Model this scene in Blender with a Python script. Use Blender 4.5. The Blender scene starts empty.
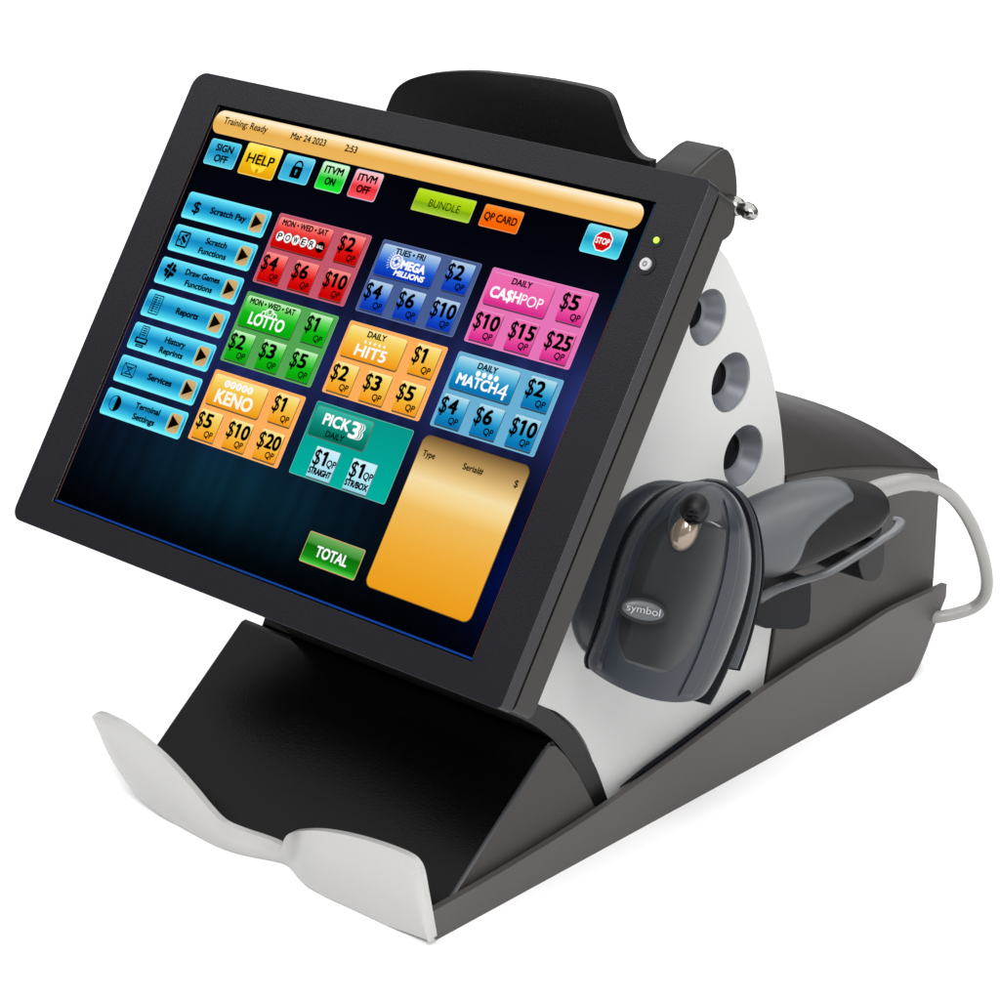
import bpy, bmesh, math, random
from mathutils import Vector, Matrix
random.seed(4)
scene = bpy.context.scene
COL = scene.collection

# ------------------------------------------------------------------ camera
# millimetre frame: origin at the centre of the display, x right, y away from the viewer, z up; the counter is at z = GZ
RX = Vector((0.73172, 0.681521, -0.010728))
RY = Vector((0.239884, -0.272223, -0.931853))
RZ = Vector((-0.637998, 0.679282, -0.362677))
CW = Vector((950.26, -893.25, 431.79))
F = 2760.0
GZ = -255.5
S = 0.001
def W(p):
    return Vector((p[0]*S, p[1]*S, (p[2]-GZ)*S))
cam = bpy.data.cameras.new('camera'); cam_ob = bpy.data.objects.new('camera', cam); COL.objects.link(cam_ob)
cam.sensor_width = 36; cam.lens = 36*F/1000; cam.clip_start = 0.05; cam.clip_end = 200
m = Matrix(((RX.x, -RY.x, -RZ.x), (RX.y, -RY.y, -RZ.y), (RX.z, -RY.z, -RZ.z)))
q = m.to_quaternion(); q.normalize()
cam_ob.rotation_mode = 'QUATERNION'; cam_ob.rotation_quaternion = q; cam_ob.location = W(CW)
scene.camera = cam_ob

# ------------------------------------------------------------------ light
world = bpy.data.worlds.new('World'); scene.world = world; world.use_nodes = True
nt = world.node_tree; bgn = nt.nodes['Background']
bgn.inputs[1].default_value = 0.55
tc = nt.nodes.new('ShaderNodeTexCoord'); sp = nt.nodes.new('ShaderNodeSeparateXYZ'); cr = nt.nodes.new('ShaderNodeValToRGB')
nt.links.new(tc.outputs['Generated'], sp.inputs[0]); nt.links.new(sp.outputs['Z'], cr.inputs[0]); nt.links.new(cr.outputs[0], bgn.inputs[0])
cr.color_ramp.elements[0].position = 0.0; cr.color_ramp.elements[0].color = (0.32, 0.33, 0.36, 1)
cr.color_ramp.elements[1].position = 0.6; cr.color_ramp.elements[1].color = (1, 1, 1, 1)
def softbox(name, loc, target, sx, sy, power, col=(1, 1, 1)):
    l = bpy.data.lights.new(name, 'AREA'); l.shape = 'RECTANGLE'; l.size = sx; l.size_y = sy; l.energy = power; l.color = col
    o = bpy.data.objects.new(name, l); COL.objects.link(o); o.location = loc
    o.rotation_euler = (Vector(target)-Vector(loc)).to_track_quat('-Z', 'Y').to_euler()
    return o
softbox('overhead_softbox', (-0.5, 1.2, 3.4), (-0.5, 1.2, 0), 8.0, 8.0, 300)
softbox('key_softbox', (1.7, -1.5, 2.3), (0, 0.1, 0.15), 1.15, 1.15, 54)
softbox('side_softbox', (1.95, -0.25, 0.95), (0, 0, 0.2), 0.14, 1.3, 8)
softbox('front_softbox', (0.2, -1.9, 1.7), (0, 0, 0.1), 1.4, 0.7, 5)
scene.view_settings.view_transform = 'Standard'; scene.view_settings.look = 'None'
scene.view_settings.exposure = 0; scene.view_settings.gamma = 1; scene.view_settings.use_curve_mapping = False

# ------------------------------------------------------------------ materials
def mat(name, col, rough=0.5, spec=0.5, metal=0.0, bump=0.0, bscale=900, var=0.0, coat=0.0, trans=0.0):
    mt = bpy.data.materials.new(name); mt.use_nodes = True; n = mt.node_tree.nodes; l = mt.node_tree.links
    b = n['Principled BSDF']; b.inputs['Base Color'].default_value = (*col, 1); b.inputs['Roughness'].default_value = rough
    b.inputs['Specular IOR Level'].default_value = spec; b.inputs['Metallic'].default_value = metal
    b.inputs['Coat Weight'].default_value = coat; b.inputs['Transmission Weight'].default_value = trans
    c = n.new('ShaderNodeTexCoord')
    if bump:
        t = n.new('ShaderNodeTexNoise'); t.inputs['Scale'].default_value = bscale; t.inputs['Detail'].default_value = 3
        l.new(c.outputs['Object'], t.inputs['Vector'])
        bp = n.new('ShaderNodeBump'); bp.inputs['Strength'].default_value = bump; bp.inputs['Distance'].default_value = 0.0004
        l.new(t.outputs[0], bp.inputs['Height']); l.new(bp.outputs[0], b.inputs['Normal'])
    if var:
        t2 = n.new('ShaderNodeTexNoise'); t2.inputs['Scale'].default_value = 14; t2.inputs['Detail'].default_value = 5
        l.new(c.outputs['Object'], t2.inputs['Vector'])
        r = n.new('ShaderNodeMapRange'); r.inputs[3].default_value = rough-var; r.inputs[4].default_value = rough+var
        l.new(t2.outputs[0], r.inputs[0]); l.new(r.outputs[0], b.inputs['Roughness'])
    return mt
M_bezel = mat('bezel_plastic', (0.005, 0.0048, 0.0075), 0.28, 0.28, bump=0.25, bscale=1500, var=0.06)
M_shell = mat('shell_plastic', (0.006, 0.0055, 0.0055), 0.4, 0.28, bump=0.2, var=0.06)
M_rearshell = mat('rear_shell_plastic', (0.014, 0.0125, 0.0115), 0.42, 0.3, bump=0.25, bscale=1200, var=0.05)
M_deck = mat('deck_plastic', (0.0018, 0.0018, 0.002), 0.2, 0.09, bump=0.15, var=0.05)
M_skirt = mat('skirt_plastic', (0.068, 0.060, 0.060), 0.42, 0.35, bump=0.3, bscale=1100, var=0.06)
M_rear = mat('rear_plastic', (0.032, 0.028, 0.026), 0.42, 0.35, bump=0.3, bscale=1100, var=0.05)
M_cover = mat('cover_plastic', (0.010, 0.0065, 0.006), 0.36, 0.22, bump=0.3, bscale=1100, var=0.05)
M_white = mat('silver_white_plastic', (0.47, 0.475, 0.465), 0.36, 0.5, bump=0.12, bscale=1600, var=0.05)
M_lip = mat('lip_plastic', (0.42, 0.415, 0.405), 0.25, 0.5, bump=0.1, bscale=1600, var=0.05)
M_socket = mat('socket_metal', (0.12, 0.127, 0.145), 0.35, 0.5, metal=0.3)
M_dark = mat('dark_recess', (0.006, 0.006, 0.008), 0.6, 0.3)
M_chrome = mat('chrome', (0.30, 0.30, 0.29), 0.15, 0.5, metal=1.0)
M_scan = mat('scanner_grey', (0.022, 0.027, 0.035), 0.27, 0.42, bump=0.15, bscale=1400, var=0.05)
M_handle = mat('handle_grey', (0.062, 0.068, 0.076), 0.36, 0.5, bump=0.2, bscale=1400, var=0.05)
M_bump = mat('rubber_bumper', (0.002, 0.0025, 0.005), 0.34, 0.08, bump=0.1)
M_smoke = mat('smoked_panel', (0.019, 0.0205, 0.022), 0.12, 0.5, var=0.03)
M_grip = mat('rubber_grip', (0.006, 0.006, 0.007), 0.42, 0.22, bump=0.3, bscale=1400)
M_amber = mat('amber_lens', (0.24, 0.19, 0.15), 0.15, 0.7, metal=0.5)
M_cable = mat('cable_sleeve', (0.25, 0.245, 0.235), 0.32, 0.5, bump=0.1)
M_arm = mat('arm_plastic', (0.10, 0.104, 0.115), 0.16, 0.8)
M_button = mat('button_white', (0.42, 0.42, 0.43), 0.3, 0.5)
M_silver = mat('silver_print', (0.42, 0.42, 0.44), 0.35, 0.6, metal=0.3)
M_ground = mat('white_surface', (0.93, 0.93, 0.93), 0.9, 0.1, bump=0.05, bscale=200)
def emit_mat(name):
    mt = bpy.data.materials.new(name); mt.use_nodes = True; n = mt.node_tree.nodes; l = mt.node_tree.links
    b = n['Principled BSDF']; b.inputs['Base Color'].default_value = (0.0, 0.0, 0.0, 1); b.inputs['Roughness'].default_value = 0.35
    b.inputs['Specular IOR Level'].default_value = 0.0
    a = n.new('ShaderNodeVertexColor'); a.layer_name = 'Col'
    l.new(a.outputs[0], b.inputs['Emission Color']); b.inputs['Emission Strength'].default_value = 1.0
    return mt
M_px = emit_mat('screen_pixels')
M_led = bpy.data.materials.new('green_led'); M_led.use_nodes = True
_b = M_led.node_tree.nodes['Principled BSDF']; _b.inputs['Base Color'].default_value = (0.2, 0.5, 0.02, 1)
_b.inputs['Emission Color'].default_value = (0.45, 0.95, 0.06, 1); _b.inputs['Emission Strength'].default_value = 1.1

# ------------------------------------------------------------------ helpers
def at(px, py, ax, val):
    d = RX*((px-500)/F)+RY*((py-500)/F)+RZ
    return CW+d*((val-CW[ax])/d[ax])
def at_plane(px, py, p0, n):
    d = RX*((px-500)/F)+RY*((py-500)/F)+RZ
    return CW+d*((p0-CW).dot(n)/d.dot(n))
def smooth_pts(pts, n=6, closed=False):
    P = [Vector(p) for p in pts]; out = []; L = len(P); seg = L if closed else L-1
    for i in range(seg):
        if closed: a, b, c, d = P[(i-1) % L], P[i], P[(i+1) % L], P[(i+2) % L]
        else: a, b, c, d = P[max(i-1, 0)], P[i], P[i+1], P[min(i+2, L-1)]
        for k in range(n):
            t = k/n
            out.append(0.5*((2*b)+(c-a)*t+(2*a-5*b+4*c-d)*t*t+(3*b-a-3*c+d)*t**3))
    if not closed: out.append(P[-1])
    return out
def resample(pts, n):
    P = [Vector(p) for p in pts]; d = [0]
    for a, b in zip(P, P[1:]): d.append(d[-1]+(b-a).length)
    out = []
    j = 0
    for i in range(n):
        s = d[-1]*i/(n-1)
        while j < len(P)-2 and d[j+1] < s: j += 1
        k = (s-d[j])/max(d[j+1]-d[j], 1e-9); out.append(P[j].lerp(P[j+1], min(max(k, 0), 1)))
    return out
def link(name, me, mts, parent=None, bevel=0, segs=3, smooth=True, angle=40, label=None, merge=0.0):
    """me has vertices in the mm frame; moved to metres, origin at its own centre"""
    bm = bmesh.new(); bm.from_mesh(me)
    if merge: bmesh.ops.remove_doubles(bm, verts=bm.verts, dist=merge)
    bmesh.ops.recalc_face_normals(bm, faces=bm.faces) if merge else None
    for v in bm.verts: v.co = W(v.co)
    xs = [v.co.x for v in bm.verts]; ys = [v.co.y for v in bm.verts]; zs = [v.co.z for v in bm.verts]
    c = Vector(((min(xs)+max(xs))/2, (min(ys)+max(ys))/2, (min(zs)+max(zs))/2))
    for v in bm.verts: v.co -= c
    for f in bm.faces: f.smooth = smooth
    bm.to_mesh(me); bm.free(); me.name = name
    if not me.materials:
        for x in (mts if isinstance(mts, (list, tuple)) else [mts]): me.materials.append(x)
    if smooth: me.set_sharp_from_angle(angle=math.radians(angle))
    o = bpy.data.objects.new(name, me); COL.objects.link(o)
    base = Vector((0, 0, 0)); p = parent
    while p is not None: base += p.location; p = p.parent
    o.location = c-base; o.parent = parent
    if bevel:
        b = o.modifiers.new('bevel', 'BEVEL'); b.width = bevel*S; b.segments = segs; b.limit_method = 'ANGLE'; b.angle_limit = math.radians(38); b.harden_normals = True
    if label: o['label'] = label
    return o
def mesh(verts, faces):
    me = bpy.data.meshes.new('m'); me.from_pydata([tuple(v) for v in verts], [], faces); me.update(); return me
def plate_mesh(outer, holes, thick, f):
    """2D outline with holes filled, extruded to +-thick/2, mapped by f(u,v,w)"""
    cu = bpy.data.curves.new('c', 'CURVE'); cu.dimensions = '2D'; cu.fill_mode = 'BOTH'; cu.extrude = thick/2
    for pts in [outer]+list(holes):
        s = cu.splines.new('POLY'); s.points.add(len(pts)-1)
        for p, v in zip(s.points, pts): p.co = (v[0], v[1], 0, 1)
        s.use_cyclic_u = True
    o = bpy.data.objects.new('c', cu); COL.objects.link(o)
    me = bpy.data.meshes.new_from_object(o.evaluated_get(bpy.context.evaluated_depsgraph_get()))
    bpy.data.objects.remove(o); bpy.data.curves.remove(cu)
    for v in me.vertices: v.co = f(v.co.x, v.co.y, v.co.z)
    return me
def plate(name, outer, thick, f, m_, parent, holes=(), bevel=0.8, **k):
    return link(name, plate_mesh(outer, holes, thick, f), m_, parent, bevel=bevel, merge=0.001, **k)
def on_x(x, sgn=1): return lambda u, v, w: Vector((x+w, u, v))
def on_y(y): return lambda u, v, w: Vector((u, y+w, v))
def rr2(x0, y0, x1, y1, r, n=6):
    rs = r if isinstance(r, (list, tuple)) else [r]*4; out = []
    for (cx, cy, sx, sy, a0), q in zip(((x1, y1, -1, -1, 0), (x0, y1, 1, -1, 90), (x0, y0, 1, 1, 180), (x1, y0, -1, 1, 270)), rs):
        for k in range(n+1):
            a = math.radians(a0+90*k/n); out.append((cx+sx*q+q*math.cos(a), cy+sy*q+q*math.sin(a)))
    return out
def circ(cx, cy, rx, ry=None, n=40):
    ry = ry or rx
    return [(cx+rx*math.cos(2*math.pi*k/n), cy+ry*math.sin(2*math.pi*k/n)) for k in range(n)]
def grid_faces(nu, nv, close_v=False):
    f = []
    for i in range(nu-1):
        for j in range(nv if close_v else nv-1):
            a = i*nv+j; b = i*nv+(j+1) % nv; f.append((a, b, b+nv, a+nv))
    return f
def tube(path, r, n=12, flat=1.0, up=Vector((0, 0, 1)), caps=True):
    P = [Vector(p) for p in path]; V = []
    for i, p in enumerate(P):
        t = (P[min(i+1, len(P)-1)]-P[max(i-1, 0)]).normalized(); s = t.cross(up).normalized(); w = s.cross(t)
        ri = r(i/(len(P)-1)) if callable(r) else r
        for k in range(n):
            a = 2*math.pi*k/n; V.append(p+s*ri*math.cos(a)+w*ri*flat*math.sin(a))
    Fc = grid_faces(len(P), n, True)
    if caps: Fc += [tuple(range(n)), tuple(range((len(P)-1)*n, len(P)*n))]
    return mesh(V, Fc)
def join(*mes):
    bm = bmesh.new()
    for me in mes: bm.from_mesh(me)
    r = bpy.data.meshes.new('j'); bm.to_mesh(r); bm.free(); return r
def empty(name, loc, label, cat):
    o = bpy.data.objects.new(name, None); COL.objects.link(o); o.location = W(loc); o.empty_display_size = 0.05
    o['label'] = label; o['category'] = cat; return o

# ------------------------------------------------------------------ the surface
g = mesh([(-60000, -60000, GZ), (60000, -60000, GZ), (60000, 60000, GZ), (-60000, 60000, GZ)], [(0, 1, 2, 3)])
go = link('ground', g, M_ground, smooth=False); go['kind'] = 'structure'

# ================================================================== terminal
T = empty('lottery_terminal', (0, 120, GZ), 'black touchscreen lottery terminal with white side panel and winged silver lip', 'lottery terminal')
A = math.radians(34)
def SC(x, y, z):                                   # screen frame -> mm frame
    return Vector((x, math.sin(A)*y-math.cos(A)*z, math.cos(A)*y+math.sin(A)*z))
def sc_map(z0): return lambda u, v, w: SC(u, v, z0+w)

# ---- monitor housing
BX, BY = 178.4, 130.6
bz = plate('monitor_bezel', rr2(-BX, -BY, BX, BY, [3.5, 9, 7, 3]), 8.4, sc_map(-4.2), M_bezel, T, holes=[rr2(-152.9, -114.9, 152.9, 114.9, 0.6, 2)], bevel=2.6, segs=5)
bz.data.materials.append(mat('bezel_edge', (0.008, 0.008, 0.010), 0.16, 0.9)); bz.modifiers['bevel'].material = 1
back = plate('monitor_shell', rr2(-BX+0.8, -BY+0.8, BX-0.8, BY-0.8, [5, 9, 7, 4]), 14.6, sc_map(-18.3), M_rearshell, T, bevel=2.0, segs=4)
plate('monitor_seam', rr2(-BX+3, -BY+3, BX-3, BY-3, 5), 3.4, sc_map(-9.7), M_dark, T, bevel=0)
# tapered back bulge hidden behind the shell
V = []
for (sx, sy, z, oy) in ((140, 84, -26.4, 16), (120, 72, -44, 18), (105, 62, -52, 20)):
    for (x, y) in rr2(-sx, -sy+oy, sx, sy+oy, 20, 5): V.append(SC(x, y, z))
n_ = len(V)//3
link('monitor_back', mesh(V, grid_faces(3, n_, True)+[tuple(range(2*n_, 3*n_))]), M_shell, T, merge=0.001)
# power button and light
pb = plate('power_button', circ(161.4, 84.8, 3.0), 2.2, sc_map(0.6), M_button, T, bevel=0.7)
plate('button_ring', circ(161.4, 84.8, 4.9), 0.8, sc_map(0.15), M_dark, pb, holes=[circ(161.4, 84.8, 3.1)], bevel=0.2)
plate('button_mark', circ(161.4, 84.8, 1.3, n=24), 0.3, sc_map(1.8), M_socket, pb, holes=[circ(161.4, 84.8, 0.8, n=24)], bevel=0)
sl = plate('status_light', circ(161.6, 97.1, 1.5, n=24), 1.0, sc_map(0.4), M_led, T, bevel=0.4)
plate('light_ring', circ(161.6, 97.1, 3.4), 0.5, sc_map(0.12), M_dark, sl, holes=[circ(161.6, 97.1, 1.6)], bevel=0.15)

# ---- rear housing that rises over the monitor
def px_on(pts, ax, val, n=5, closed=True, sm=True):
    P = smooth_pts([Vector((*p, 0)) for p in pts], n, closed) if sm else [Vector((*p, 0)) for p in pts]
    out = []
    for p in P:
        a = at(p.x, p.y, ax, val); out.append((a.y, a.z) if ax == 0 else (a.x, a.z))
    return out
hs = [(386, 110), (392, 95), (400, 85), (413, 78), (436, 73), (473, 71.5), (511, 75), (549, 80), (585, 87), (601, 92), (609, 99), (615, 114), (621, 132), (628, 146), (638, 157), (650, 161)]
hs2 = [(Vector((*p, 0))) for p in hs]
prof = [at(p.x, p.y, 1, 122) for p in smooth_pts(hs2, 4)]
out2 = [(p.x, p.z) for p in prof]+[(98, 70), (-84, 70)]
plate('rear_housing', out2, 5, on_y(124.5), M_shell, T, bevel=2.0, segs=4)
# ---- hinge hood at the right shoulder
hp = [Vector((0, *p)) for p in ((118, 66), (126, 79), (137, 88.5), (148, 93), (158, 96.5), (163, 95.5), (168, 88), (170.5, 76), (170, 64), (168, 54), (160, 50), (140, 50))]
hps = smooth_pts(hp, 4, True)
V = []; nx = 26
for i in range(nx):
    x = 58+56.5*i/(nx-1); t = min(1, max(0, (x-64)/29)); dz = -34*(1-t*t*(3-2*t))
    for p in hps: V.append((x, p.y, p.z+dz))
nh = len(hps)
link('hinge_hood', mesh(V, grid_faces(nx, nh, True)+[tuple(range(nh)), tuple(range((nx-1)*nh, nx*nh))]), M_shell, T, merge=0.001, bevel=0.6)
plate('hood_cheek', [(p.y-0.3, p.z-0.6) for p in hps], 2.6, on_x(115.6), M_rearshell, T, bevel=0.9)
kp = [(116, 4.6), (122, 4.8), (124, 4.4), (124.4, 3.6), (126, 3.4), (128, 4.4), (131, 4.2), (133, 3.2), (134.2, 2.0), (134.6, 0.4)]
V = [Vector((x, 164+r_*math.cos(2*math.pi*k/24), 68-(x-116)*0.15+r_*math.sin(2*math.pi*k/24))) for x, r_ in kp for k in range(24)]
lk = link('lock_knob', mesh(V, grid_faces(len(kp), 24, True)), M_chrome, T, merge=0.0005, angle=50)
# ---- side panels with three round sockets each
HO = [(at(x, y, 0, 112).y, at(x, y, 0, 112).z, r) for x, y, r in ((708, 317.5, 14.8), (731, 382.5, 16.0), (743.5, 456, 16.8))]
pan = [(146, 55), (166, 41), (180, 22), (194, -1), (206, -26), (213.5, -47), (219, -68), (223.5, -99), (222, -130), (219, -160), (214, -190), (208, -222), (205, -245), (130, -246), (76, -246), (74, -236), (66, -207), (56, -188), (42, -173), (32, -166), (18, -157), (4, -146), (-14, -122), (8, -70), (44, -10), (84, 38), (120, 62)]
pan_s = [(p.x, p.y) for p in smooth_pts([Vector((*p, 0)) for p in pan], 4, True)]
def side_panel(sgn):
    ps = pan_s if sgn > 0 else [(u if v > -60 or u > 46 else 46, v) for u, v in pan_s]
    pn = plate('side_panel', ps, 8, on_x(108*sgn), M_white, T, holes=[circ(y, z, r, r, 48) for y, z, r in HO], bevel=1.3, segs=4)
    for y, z, r in HO:
        ro, V = r-0.15, []
        for x, rr in ((111.0, ro), (110.5, ro-0.8), (103, ro-4.0), (101.5, ro-6.8)):
            for k in range(40): V.append((x*sgn, y+rr*math.cos(2*math.pi*k/40), z+rr*math.sin(2*math.pi*k/40)))
        s = link('pen_socket', mesh(V, grid_faces(4, 40, True)), M_socket, pn, merge=0.0005)
        V = [(x*sgn, y+rr*math.cos(2*math.pi*k/40), z+rr*math.sin(2*math.pi*k/40)) for x, rr in ((101.6, ro-6.6), (98.5, ro-7.0), (98.4, 0.2)) for k in range(40)]
        link('socket_hole', mesh(V, grid_faces(3, 40, True)), M_dark, pn, merge=0.0005)
    return pn
side_panel(1); side_panel(-1)
# holes through the neck are shallow, so the neck body stays inside
neck = [(140, 70), (166, 38), (194, -4), (211, -47), (221, -99), (214, -190), (204, -244), (80, -244), (76, -238), (73, -225), (68, -207), (59, -188), (45, -171), (34, -163), (20, -152), (6, -140), (0, -120), (20, -70), (52, -10), (92, 38)]
ns = [(p.x, p.y) for p in smooth_pts([Vector((*p, 0)) for p in neck], 3, True)]
plate('neck_body', ns, 187, on_x(0), M_shell, T, bevel=1.0)
# dark front rim that shows ahead of the white panel
rim_o = [(82, -247), (79, -238), (73, -218), (64, -196), (52, -178), (38, -167), (22, -155), (6, -142)]
rim_o = [at(x, y, 0, 112) for x, y in ((606, 808), (602, 797), (592, 770), (580, 749), (566, 729), (551, 716), (538, 708), (520, 700))]
rim_i = [at(x, y, 0, 112) for x, y in ((594, 806), (589, 795), (578, 773), (566, 756), (553, 740), (538, 728), (524, 720), (506, 712))]
ro_ = smooth_pts(rim_o, 4); ri_ = smooth_pts(rim_i, 4)
rim_poly = [(p.y+3, p.z) for p in ro_]+[(p.y, p.z) for p in reversed(ri_)]
plate('neck_rim', rim_poly, 190.25, on_x(17.125), M_shell, T, bevel=1.5)

# ---- deck (paper chute) sloping down to the lip
dp = [(-52, -250.5), (-30, -232), (0, -208), (20, -192), (29, -184.8), (31, -184), (33, -183.8)]
V = []; nx = 25
top = smooth_pts([Vector((0, *p)) for p in dp[:8]], 5)
for i in range(nx):
    x = -114.5+229*i/(nx-1); u = x/114.5
    for k, p in enumerate(top):
        t = k/(len(top)-1); dip = 7.0*(1-u*u)*math.exp(-((t-0.18)/0.22)**2)
        V.append((x, p.y, p.z-dip*0.6))
    V.append((x, 35, -186)); V.append((x, 40, -250.5)); V.append((x, -50, -251.5))
nv = len(top)+3
Fc = grid_faces(nx, nv, True)+[tuple(range(nv)), tuple(range((nx-1)*nv, nx*nv))]
link('deck', mesh(V, Fc), M_deck, T, merge=0.001, bevel=0.9, angle=35)
wq = [at(x, y, 0, 115.9) for x, y in ((435, 927), (492, 836), (549, 746.5), (556, 745.5), (567, 757), (579, 774), (590, 796), (596, 809))]
wedge = [(p.y, p.z) for p in wq]+[(80, -253), (30, -254), (-53, -253.5)]
plate('deck_cheek', wedge, 3, on_x(114.4), M_rear, T, bevel=0.5)
plate('edge_trim', [(-55, -251.4), (29, -184.3), (30, -183.4), (-54, -250.4)], 1.6, on_x(115.4), M_handle, T, bevel=0.3)
# throat of the chute under the monitor
plate('chute_back', [(34, -250), (34, -186), (52, -152), (62, -118), (72, -118), (74, -250)], 206, on_x(0), M_deck, T, bevel=0.5)

# ---- skirt (outer wall of the base)
rim = [(432, 912), (480, 885), (540, 849), (604, 808), (680, 754), (757, 696), (785, 677), (819, 655), (850, 637), (890, 611), (920, 597), (947, 584)]
bot = [(946, 597), (937, 620), (922, 660), (910, 682), (895, 696), (870, 710), (841, 726), (755, 767), (680, 812), (598, 857), (520, 899), (436, 943)]
rw = px_on(rim, 0, 121, 3, False); bw = px_on(bot, 0, 121, 3, False)
sk = [(max(u, -66), v) for u, v in rw+bw]
for sg in (1, -1):
    if sg < 0: sk = [(u, v) for u, v in sk if u > -10]
    plate('base_skirt', sk, 4, on_x(119*sg), M_skirt, T, bevel=1.2, segs=3)
link('rim_gap_shade', tube([Vector((115.4, p[0], p[1]+0.5)) for p in rw if 76 < p[0] < 203], lambda t: 1.6*min(1, 0.2+12*t), 10), M_bump, T, merge=0.0005)  # thin dark tube stands in for the shade line between panel and skirt
# ---- base floor between the skirts
fl = [(-45, -253.5), (340, -253.5), (366, -230), (366, -222), (60, -243), (-45, -250.5)]
plate('base_floor', fl, 233, on_x(0), M_dark, T, bevel=0.5)

# ---- rear body and its crowned cover
arc = [(205, -93), (223, -96.5), (242, -99.5), (261, -103), (285, -108.5), (309, -115), (340, -124.5), (368, -134)]
def arc_z(y):
    for (a, za), (b, zb) in zip(arc, arc[1:]):
        if y <= b: return za+(zb-za)*(y-a)/(b-a)
    return arc[-1][1]
side = [(223, -97.5)]+[(y, z) for y, z in arc[2:]]+[(370, -140), (369, -200), (366, -243), (206, -243), (209, -222), (215, -190), (220, -160), (223, -130)]
plate('rear_body', side, 228, on_x(0), M_rear, T, bevel=1.2)
V = []; nx = 29; ny = 20
for j in range(ny):
    y = 223+146*j/(ny-1)
    for i in range(nx):
        x = -113+226*i/(nx-1); V.append((x, y, arc_z(y)+0.8+21*(1-abs(x/113)**2.4)))
for j in range(ny):
    y = 223+146*j/(ny-1)
    for i in range(nx):
        x = -113+226*i/(nx-1); V.append((x, y, arc_z(y)-3))
nn = nx*ny; Fc = grid_faces(ny, nx)+[tuple(nn+v for v in f) for f in grid_faces(ny, nx)]
for i in range(nx-1):
    Fc.append((i, i+1, nn+i+1, nn+i)); b = (ny-1)*nx; Fc.append((b+i, b+i+1, nn+b+i+1, nn+b+i))
for j in range(ny-1):
    a = j*nx; Fc.append((a, a+nx, nn+a+nx, nn+a)); a += nx-1; Fc.append((a, a+nx, nn+a+nx, nn+a))
link('rear_cover', mesh(V, Fc), M_cover, T, merge=0.001, bevel=0.8)

# ---- silver front lip with two wings
def gy(x): return -66+11*math.exp(-((x-10)/19)**2)
def on_lip(px, py):
    lo, hi = -110.0, -30.0
    y = -66.0
    for _ in range(30):
        p = at(px, py, 1, y); y = 0.5*y+0.5*gy(p.x)
    return at(px, py, 1, y)
tp = [(95.5, 713), (101, 714), (110, 718), (122, 724), (136, 734), (150, 745.5), (166, 760), (180, 775), (194, 791), (208, 808), (222, 822), (240, 830), (258, 836), (272, 841), (281, 845), (283.5, 840), (287, 835), (293, 832), (300, 831), (312, 830.5), (326, 831.5), (348, 835.5), (372, 842), (392, 849), (407, 855.5), (415, 862), (420, 872), (424, 893), (428, 915), (432, 938)]
bt = [(95.5, 718), (98, 729), (103, 743), (110, 757), (122, 776), (136, 795), (150, 807), (164, 818), (178, 827), (196, 840), (214, 851), (232, 856), (248, 860), (262, 864.5), (273, 869), (281, 873), (286, 877), (292, 883), (300, 890), (310, 896.5), (322, 901), (340, 908), (360, 916), (380, 923), (396, 929), (408, 933), (416, 936), (423, 938.5), (428, 940.5), (431.5, 942)]
N = 90; M = 14
# pair columns by index, smoothed
t_s = smooth_pts([Vector((*p, 0)) for p in tp], 3); b_s = smooth_pts([Vector((*p, 0)) for p in bt], 3)
V = []
for th in (0, 1):
    for a, b in zip(t_s, b_s):
        for k in range(M):
            s = k/(M-1); p = a.lerp(b, s); q = on_lip(p.x, p.y)
            q.z = max(q.z, GZ+0.3)
            lean = 3.2*math.sin(math.pi*min(1, s*1.0))       # slight belly outwards
            V.append((q.x, q.y-lean*0.8+th*3.6+0.0, q.z))
cols = len(t_s); nn = cols*M
Fc = grid_faces(cols, M)+[tuple(nn+v for v in f) for f in grid_faces(cols, M)]
for i in range(cols-1):
    a = i*M; Fc.append((a, a+M, nn+a+M, nn+a)); a += M-1; Fc.append((a, a+M, nn+a+M, nn+a))
for k in range(M-1):
    Fc.append((k, k+1, nn+k+1, nn+k)); b = (cols-1)*M; Fc.append((b+k, b+k+1, nn+b+k+1, nn+b+k))
link('front_lip', mesh(V, Fc), M_lip, T, merge=0.001, bevel=1.1, segs=3, angle=50)
for x, y in ((104, -48), (-100, -30), (104, 330), (-100, 330)):
    plate('rubber_foot', circ(x, y, 9, n=28), 3.4, lambda u, v, w: Vector((u, v, GZ+1.75+w)), M_dark, T, bevel=0.5)

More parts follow.
